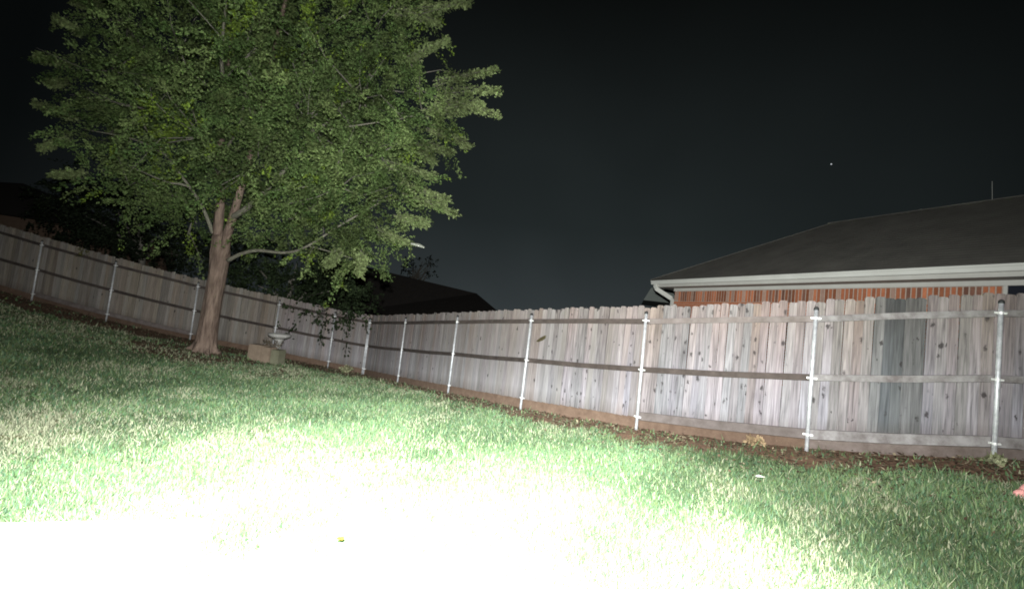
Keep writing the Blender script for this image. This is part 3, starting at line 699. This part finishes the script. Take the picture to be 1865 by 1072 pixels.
S = np.array([(random.uniform(-.25,.22), random.uniform(-.06,.08), random.uniform(.25,.62)) for _ in range(60)])
v, n, c = shoots_to_leaves(S, rng.normal(0,1,(60,3)), np.full(60,.12), 7, .045, greens((.12,.09,.06),(.16,.12,.085)), spread=.02)
np_mesh('foliage', v, n, 4, M_leaf, root, c)
def weed(px, py, depth, h, label, cola, colb, n=40):
    p = hit_d(px, py, depth); S = np.zeros((n,3))+rng.normal(0,.02,(n,3))*np.array([1.6,1,0]); Dd = rng.normal(0,.5,(n,3)); Dd[:,2] = 1
    v, k, c = shoots_to_leaves(S, Dd, np.full(n,h)*rng.uniform(.5,1.1,n), 9, .06, greens(cola, colb), spread=.02)
    tag(np_mesh('weed', v, k, 4, M_leaf, attr=c, loc=p), label, 'weed')
weed(632, 664, 13.35, .32, 'pale straggly weed at the foot of the fence near the corner', (.16,.16,.09), (.24,.23,.14))
weed(1810, 842, 4.75, .10, 'tiny weed at the foot of the rightmost steel post', (.12,.13,.06), (.3,.3,.2), 16)
weed(1378, 812, 5.7, .10, 'low dry tuft at the fence foot left of the second steel post from the right', (.18,.13,.08), (.28,.2,.12), 30)

# ------------------------------------------------------------------ small things lying on the lawn
p = hit(1384, 882); bm = bmesh.new(); vs = [bm.verts.new(q) for q in ((-.045,-.018,.0),(.04,-.022,.012),(.048,.014,.0),(-.01,.022,.018),(-.05,.012,.004))]; bm.faces.new(vs)
bmesh.ops.solidify(bm, geom=bm.faces[:], thickness=.004)
o = obj('paper_scrap', bm, M_scrap, loc=(p.x, p.y, p.z+.075)); tag(o, 'small pale scrap lying on the grass in front of the right fence', 'scrap')
p = hit(616, 1004); bm = bmesh.new(); vs = [bm.verts.new(q) for q in ((-.03,0,0),(-.008,-.018,.006),(.02,-.012,.0),(.034,0,.01),(.012,.017,.004),(-.012,.016,.0))]; bm.faces.new(vs)
bmesh.ops.solidify(bm, geom=bm.faces[:], thickness=.002)
M_yleaf = mat('yellow_leaf', (.16,.13,.01), .7); o = obj('fallen_leaf', bm, M_yleaf, loc=(p.x, p.y, p.z+.10)); o.rotation_euler = (.3,.1,.5)
tag(o, 'single yellow fallen leaf on the white lit foreground grass', 'leaf')

# pink toy cut by the right edge
p = hit(1862, 912)
root = empty('lawn_toy', p, 'salmon pink plastic toy on the grass at the right picture edge', 'toy')
bm = bmesh.new(); bmesh.ops.create_icosphere(bm, subdivisions=3, radius=1)
for v_ in bm.verts:
    x, y, z = v_.co; k_ = 1-.35*max(z, 0); v_.co = Vector((x*.075*k_+.06+z*.01, y*.06, z*.085+.085))
obj('body', bm, M_pink, root, smooth=True)
bm = bmesh.new(); tube(bm, [(.03,0,.07),(-.02,0,.068),(-.055,0,.058),(-.068,0,.054)], [.04,.034,.028,.016], 14); obj('snout', bm, M_pink, root, smooth=True)
bm = bmesh.new(); tube(bm, [(.055,-.01,.13),(.05,-.01,.17),(.045,-.01,.19)], [.03,.02,.006], 10); obj('ear', bm, M_pink, root, smooth=True)
for sy in (-.03, .03):
    bm = bmesh.new(); tube(bm, [(-.035,sy,-.02),(-.038,sy,.045)], [.017,.013], 10); obj('foot', bm, M_white, root, smooth=True)

# ------------------------------------------------------------------ neighbour's brick house behind the right fence
EZ = 1.9
def eave_pt(px, py):
    r = ray(px, py); return CAM+r*(EZ/r.z)
E0, E1 = eave_pt(1185, 511), eave_pt(1862, 478)
ed = (E1-E0); ed.z = 0; ed.normalize(); en = Vector((-ed.y, ed.x, 0))      # en points away from the camera
if en.y < 0: en = -en
Zg = CAMZ+EZ                         # gutter top
house = empty('brick_house', Vector((E0.x, E0.y, gz(E0.x, E0.y))), 'red brick house with white gutter and grey shingle hip roof behind the right fence', 'house')
HB = house.location.copy()
LEN = 17.0; WID = 6.9*1.0
def HP(s, n, z): return E0*1.0 - Vector((0,0,E0.z)) + ed*s + en*n + Vector((0,0,z)) - HB
def prism(bm, pts_a, pts_b):
    a = [bm.verts.new(p) for p in pts_a]; b = [bm.verts.new(p) for p in pts_b]; n = len(a)
    bm.faces.new(a); bm.faces.new(b[::-1])
    for k in range(n): bm.faces.new((a[k], b[k], b[(k+1)%n], a[(k+1)%n]))
# gutter: K-style profile (n, z) relative to Zg
gp = [(0,0),(.012,.0),(.012,-.03),(.03,-.05),(.03,-.105),(.035,-.118),(.115,-.118),(.115,0),(.105,0),(.105,-.105),(.045,-.105),(.042,-.05),(.022,-.03),(.022,-.008),(0,-.008)]
bm = bmesh.new(); prism(bm, [HP(-.0, n, Zg+z) for n, z in gp], [HP(LEN, n, Zg+z) for n, z in gp]); obj('gutter', bm, M_gut, house)
bm = bmesh.new(); prism(bm, [HP(.02, n, z) for n, z in ((.118,Zg-.20),(.138,Zg-.20),(.138,Zg-.0),(.118,Zg-.0))], [HP(LEN, n, z) for n, z in ((.118,Zg-.20),(.138,Zg-.20),(.138,Zg-.0),(.118,Zg-.0))]); obj('fascia', bm, M_fascia, house)
OV = .55
bm = bmesh.new(); prism(bm, [HP(.14, n, z) for n, z in ((.14,Zg-.19),(OV,Zg-.19),(OV,Zg-.17),(.14,Zg-.17))], [HP(LEN, n, z) for n, z in ((.14,Zg-.19),(OV,Zg-.19),(OV,Zg-.17),(.14,Zg-.17))]); obj('soffit', bm, M_soffit, house)
bm = bmesh.new(); prism(bm, [HP(OV-.02, n, z) for n, z in ((OV-.028,Zg-.285),(OV+.0,Zg-.285),(OV+.0,Zg-.193),(OV-.028,Zg-.193))], [HP(LEN, n, z) for n, z in ((OV-.028,Zg-.285),(OV,Zg-.285),(OV,Zg-.193),(OV-.028,Zg-.193))]); obj('frieze_board', bm, M_fascia, house)
# side eave (left end)
bm = bmesh.new(); prism(bm, [HP(s, .14, z) for s, z in ((0,Zg-.18),(.02,Zg-.18),(.02,Zg),(0,Zg))], [HP(s, WID, z) for s, z in ((0,Zg-.18),(.02,Zg-.18),(.02,Zg),(0,Zg))]); obj('side_fascia', bm, M_fascia, house)
bm = bmesh.new(); prism(bm, [HP(s, OV+.005, z) for s, z in ((.022,Zg-.185),(OV,Zg-.185),(OV,Zg-.165),(.022,Zg-.165))], [HP(s, WID, z) for s, z in ((.022,Zg-.185),(OV,Zg-.185),(OV,Zg-.165),(.022,Zg-.165))]); obj('side_soffit', bm, M_soffit, house)
# wall core (mortar) and bricks
wz0 = .6; wt = Zg-.2; WN = OV+.02
bm = bmesh.new(); prism(bm, [HP(OV, WN, z) for z in (wz0,)]+[HP(LEN, WN, wz0), HP(LEN, WN, wt), HP(OV, WN, wt)], [HP(OV, WN+.2, wz0), HP(LEN, WN+.2, wz0), HP(LEN, WN+.2, wt), HP(OV, WN+.2, wt)]); obj('wall', bm, M_mortar, house)
bm = bmesh.new(); prism(bm, [HP(OV, WN+.2, wz0), HP(OV+.2, WN+.2, wz0), HP(OV+.2, WN+.2, wt), HP(OV, WN+.2, wt)], [HP(OV, WID, wz0), HP(OV+.2, WID, wz0), HP(OV+.2, WID, wt), HP(OV, WID, wt)]); obj('side_wall', bm, M_walld, house)
# window position
wn_p = on_plane(1829, 515, E0+en*(WN-.01), en); ws0 = (wn_p-E0).dot(ed); wtop = wn_p.z
WS1 = ws0+1.3
angE = math.atan2(ed.y, ed.x)
def brick_mesh(w_, h_, m):
    bm = bmesh.new(); box(bm, -w_/2, w_/2, -.012, .03, -h_/2, h_/2); bmesh.ops.bevel(bm, geom=bm.edges[:], offset=.003, segments=1, affect='EDGES')
    me = bpy.data.meshes.new('brick'); bm.to_mesh(me); bm.free(); me.materials.append(m); return me
SH = .31; BWD = .084
sold = [brick_mesh(BWD-.026, SH, m) for m in (M_brick, M_brick, M_brickd, M_brickp)]
zt = Zg-.285-.008-SH/2; s = OV+.20; nbk = 0
while s < LEN-.1 and nbk < 240:
    if not (ws0-.04 < s < WS1+.06 and zt-SH/2 < wtop):
        o = bpy.data.objects.new('brick', random.choices(sold, (5,5,2,2))[0]); col.objects.link(o); o.parent = house
        o.location = HP(s, WN-random.uniform(0,.004), zt); o.rotation_euler = (0,0,angE); nbk += 1
    s += BWD
bm = bmesh.new(); rowz = zt-SH/2-.012-.033; r_ = 0
while rowz > 1.2:
    s = OV+.1+(r_ % 2)*.105
    while s < 12:
        if not (ws0-.13 < s < WS1+.13): 
            M_ = Matrix.Translation(HP(s, WN-random.uniform(0,.003), rowz)) @ Matrix.Rotation(angE, 4, 'Z'); box(bm, -.1, .1, -.012, .02, -.031, .031, M_)
        s += .211
    rowz -= .076; r_ += 1
    if r_ > 26: break
o = obj('brick', bm, M_brick, house); tag(o, kind='stuff')
bm = bmesh.new()
for k in range(4):
    M_ = Matrix.Translation(HP(OV+.08, WN, zt+SH/2-.03-k*.07)) @ Matrix.Rotation(angE, 4, 'Z'); box(bm, -.08, .095, -.012, .03, -.028, .028, M_)
o = obj('brick', bm, M_brickp, house); tag(o, kind='stuff')
# window
wr = bpy.data.objects.new('window', None)
bm = bmesh.new()
for (s0, s1, z0_, z1_) in ((ws0, WS1, wtop-.05, wtop), (ws0, WS1, wtop-1.3, wtop-1.25), (ws0, ws0+.05, wtop-1.248, wtop-.052), (WS1-.05, WS1, wtop-1.248, wtop-.052), (ws0+.42, ws0+.445, wtop-1.248, wtop-.052)):
    M_ = Matrix.Translation(HP(0, WN, 0)) @ Matrix.Rotation(angE, 4, 'Z'); box(bm, s0, s1, -.035, .03, z0_, z1_, M_)
fr = obj('window', bm, M_fascia, house)
bm = bmesh.new(); box(bm, ws0+.05, WS1-.05, -.012, -.004, wtop-1.248, wtop-.052, Matrix.Translation(HP(0, WN, 0)) @ Matrix.Rotation(angE, 4, 'Z')); obj('pane', bm, M_glass, fr)
# downspout with an S bend
bm = bmesh.new()
dp = [(.17,.07,Zg-.11),(.17,.07,Zg-.20),(.19,.09,Zg-.25),(.50,OV-.08,Zg-.52),(.53,OV-.055,Zg-.58),(.53,OV-.055,1.0)]
dpts = [HP(a_, b_, c_) for a_, b_, c_ in dp]
for a_, b_ in zip(dpts, dpts[1:]):
    t_ = (b_-a_).normalized(); beam(bm, a_-t_*.012, b_+t_*.012, en.cross(t_) if abs(t_.dot(en)) < .95 else ed, en if abs(t_.dot(en)) < .6 else t_.cross(ed), .085, .065)
obj('downspout', bm, M_gut, house)
# hip roof with shingle courses
WR = 3.45; RISE = 2.06; SL = RISE/WR
def course_plane(bm, f0, f1, rows):
    """f0(t)->(left,right) points at height fraction t"""
    for k in range(rows):
        t0, t1 = k/rows, min((k+1.12)/rows, 1)
        a, b = f0(t0); c, d = f0(t1); lift = Vector((0,0,.0045)); low = Vector((0,0,.002))
        nseg = 1
        bm.faces.new([bm.verts.new(p) for p in (a+lift, b+lift, d+low, c+low)])
        bm.faces.new([bm.verts.new(p) for p in (a-low, b-low, b+lift, a+lift)])
Z0r = Zg+.012
def front(t): return HP(WR*t-.02*(1-t), WR*t-.02*(1-t), Z0r+RISE*t), HP(LEN-WR*t, WR*t-.02*(1-t), Z0r+RISE*t)
def back(t): return HP(WR*t, 2*WR-WR*t, Z0r+RISE*t), HP(LEN-WR*t, 2*WR-WR*t, Z0r+RISE*t)
def endl(t): return HP(WR*t-.02*(1-t), WR*t-.02*(1-t), Z0r+RISE*t), HP(WR*t-.02*(1-t), 2*WR-WR*t, Z0r+RISE*t)
def endr(t): return HP(LEN-WR*t, WR*t, Z0r+RISE*t), HP(LEN-WR*t, 2*WR-WR*t, Z0r+RISE*t)
bm = bmesh.new()
for f in (front, back, endl, endr): course_plane(bm, f, None, 29)
roof = obj('roof', bm, M_roof, house)
bm = bmesh.new(); beam(bm, HP(-.0,.0,Z0r+.012), HP(WR,WR,Z0r+RISE+.012), (ed-en), (0,0,1), .2, .014); obj('hip_cap', bm, M_roof, roof)
bm = bmesh.new(); beam(bm, HP(WR,WR,Z0r+RISE+.012), HP(LEN-WR,WR,Z0r+RISE+.012), en, (0,0,1), .24, .014); obj('ridge_cap', bm, M_roof, roof)
# thin mast on the ridge at the far right
mb = on_plane(1811, 376, E0+en*(WR+.3), en); bm = bmesh.new(); tube(bm, [mb+Vector((0,0,-.9)), on_plane(1807, 330, E0+en*(WR+.3), en)], [.007,.004], 6)
for v_ in bm.verts: v_.co -= mb
o = obj('antenna_mast', bm, M_fascia, loc=mb); tag(o, 'thin pale mast standing on the right house roof near the picture edge', 'antenna')
# rear wing whose eave shows left of the corner
bm = bmesh.new()
ra, rb, rc, rd = at(1172,546,19), at(1186,524,19), at(1240,520,19), at(1260,556,19)
back_ = Vector((.8,3.0,0))
prism(bm, [p-HB for p in (ra, rb, rc, rd)], [p+back_-HB for p in (ra, rb, rc, rd)]); obj('rear_wing', bm, mat('rear_wing_paint', (.16,.18,.165), .8, noise=((.21,.23,.21), 2, .3)), house)

# ------------------------------------------------------------------ far dark houses
def dark_house(name, label, ridge_px, eave_px, depth, thick):
    """silhouette roof solid: ridge and eave pixel points on a front plane, extruded back as a hip roof over walls"""
    root = empty(name, at(*eave_px[0], depth), label, 'house'); B = root.location.copy()
    f = [at(x, y, depth) for x, y in eave_px]; r = [at(x, y, depth+thick*.5) for x, y in ridge_px]
    bm = bmesh.new(); nf = len(f)
    fv = [bm.verts.new(p-B) for p in f]; rv = [bm.verts.new(p-B) for p in r]; bv = [bm.verts.new(p-B+Vector((0,thick,0))) for p in f]
    bm.faces.new((fv[0], fv[1], rv[1], rv[0])); bm.faces.new((bv[1], bv[0], rv[0], rv[1])); bm.faces.new((fv[1], bv[1], rv[1])); bm.faces.new((bv[0], fv[0], rv[0]))
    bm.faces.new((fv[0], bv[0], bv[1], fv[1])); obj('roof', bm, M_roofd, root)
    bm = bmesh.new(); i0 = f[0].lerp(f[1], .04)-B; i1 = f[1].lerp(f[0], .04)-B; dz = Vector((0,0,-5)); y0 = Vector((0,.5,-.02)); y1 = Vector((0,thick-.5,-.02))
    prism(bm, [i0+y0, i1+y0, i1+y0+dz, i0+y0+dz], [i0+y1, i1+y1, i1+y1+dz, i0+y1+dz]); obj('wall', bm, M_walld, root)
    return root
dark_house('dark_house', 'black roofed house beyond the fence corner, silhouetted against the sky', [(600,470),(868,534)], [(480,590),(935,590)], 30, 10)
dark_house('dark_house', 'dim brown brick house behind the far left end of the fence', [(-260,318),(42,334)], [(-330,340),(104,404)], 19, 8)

# the star
p = CAM+ray(1514, 299).normalized()*1500; bm = bmesh.new(); bmesh.ops.create_icosphere(bm, subdivisions=2, radius=1.7)
ms_ = bpy.data.materials.new('starlight'); ms_.use_nodes = True; pr = ms_.node_tree.nodes['Principled BSDF']; pr.inputs['Emission Color'].default_value = (.9,.95,1,1); pr.inputs['Emission Strength'].default_value = .45
o = obj('star', bm, ms_, loc=p); tag(o, 'single bright star in the dark sky above the right house', 'star')
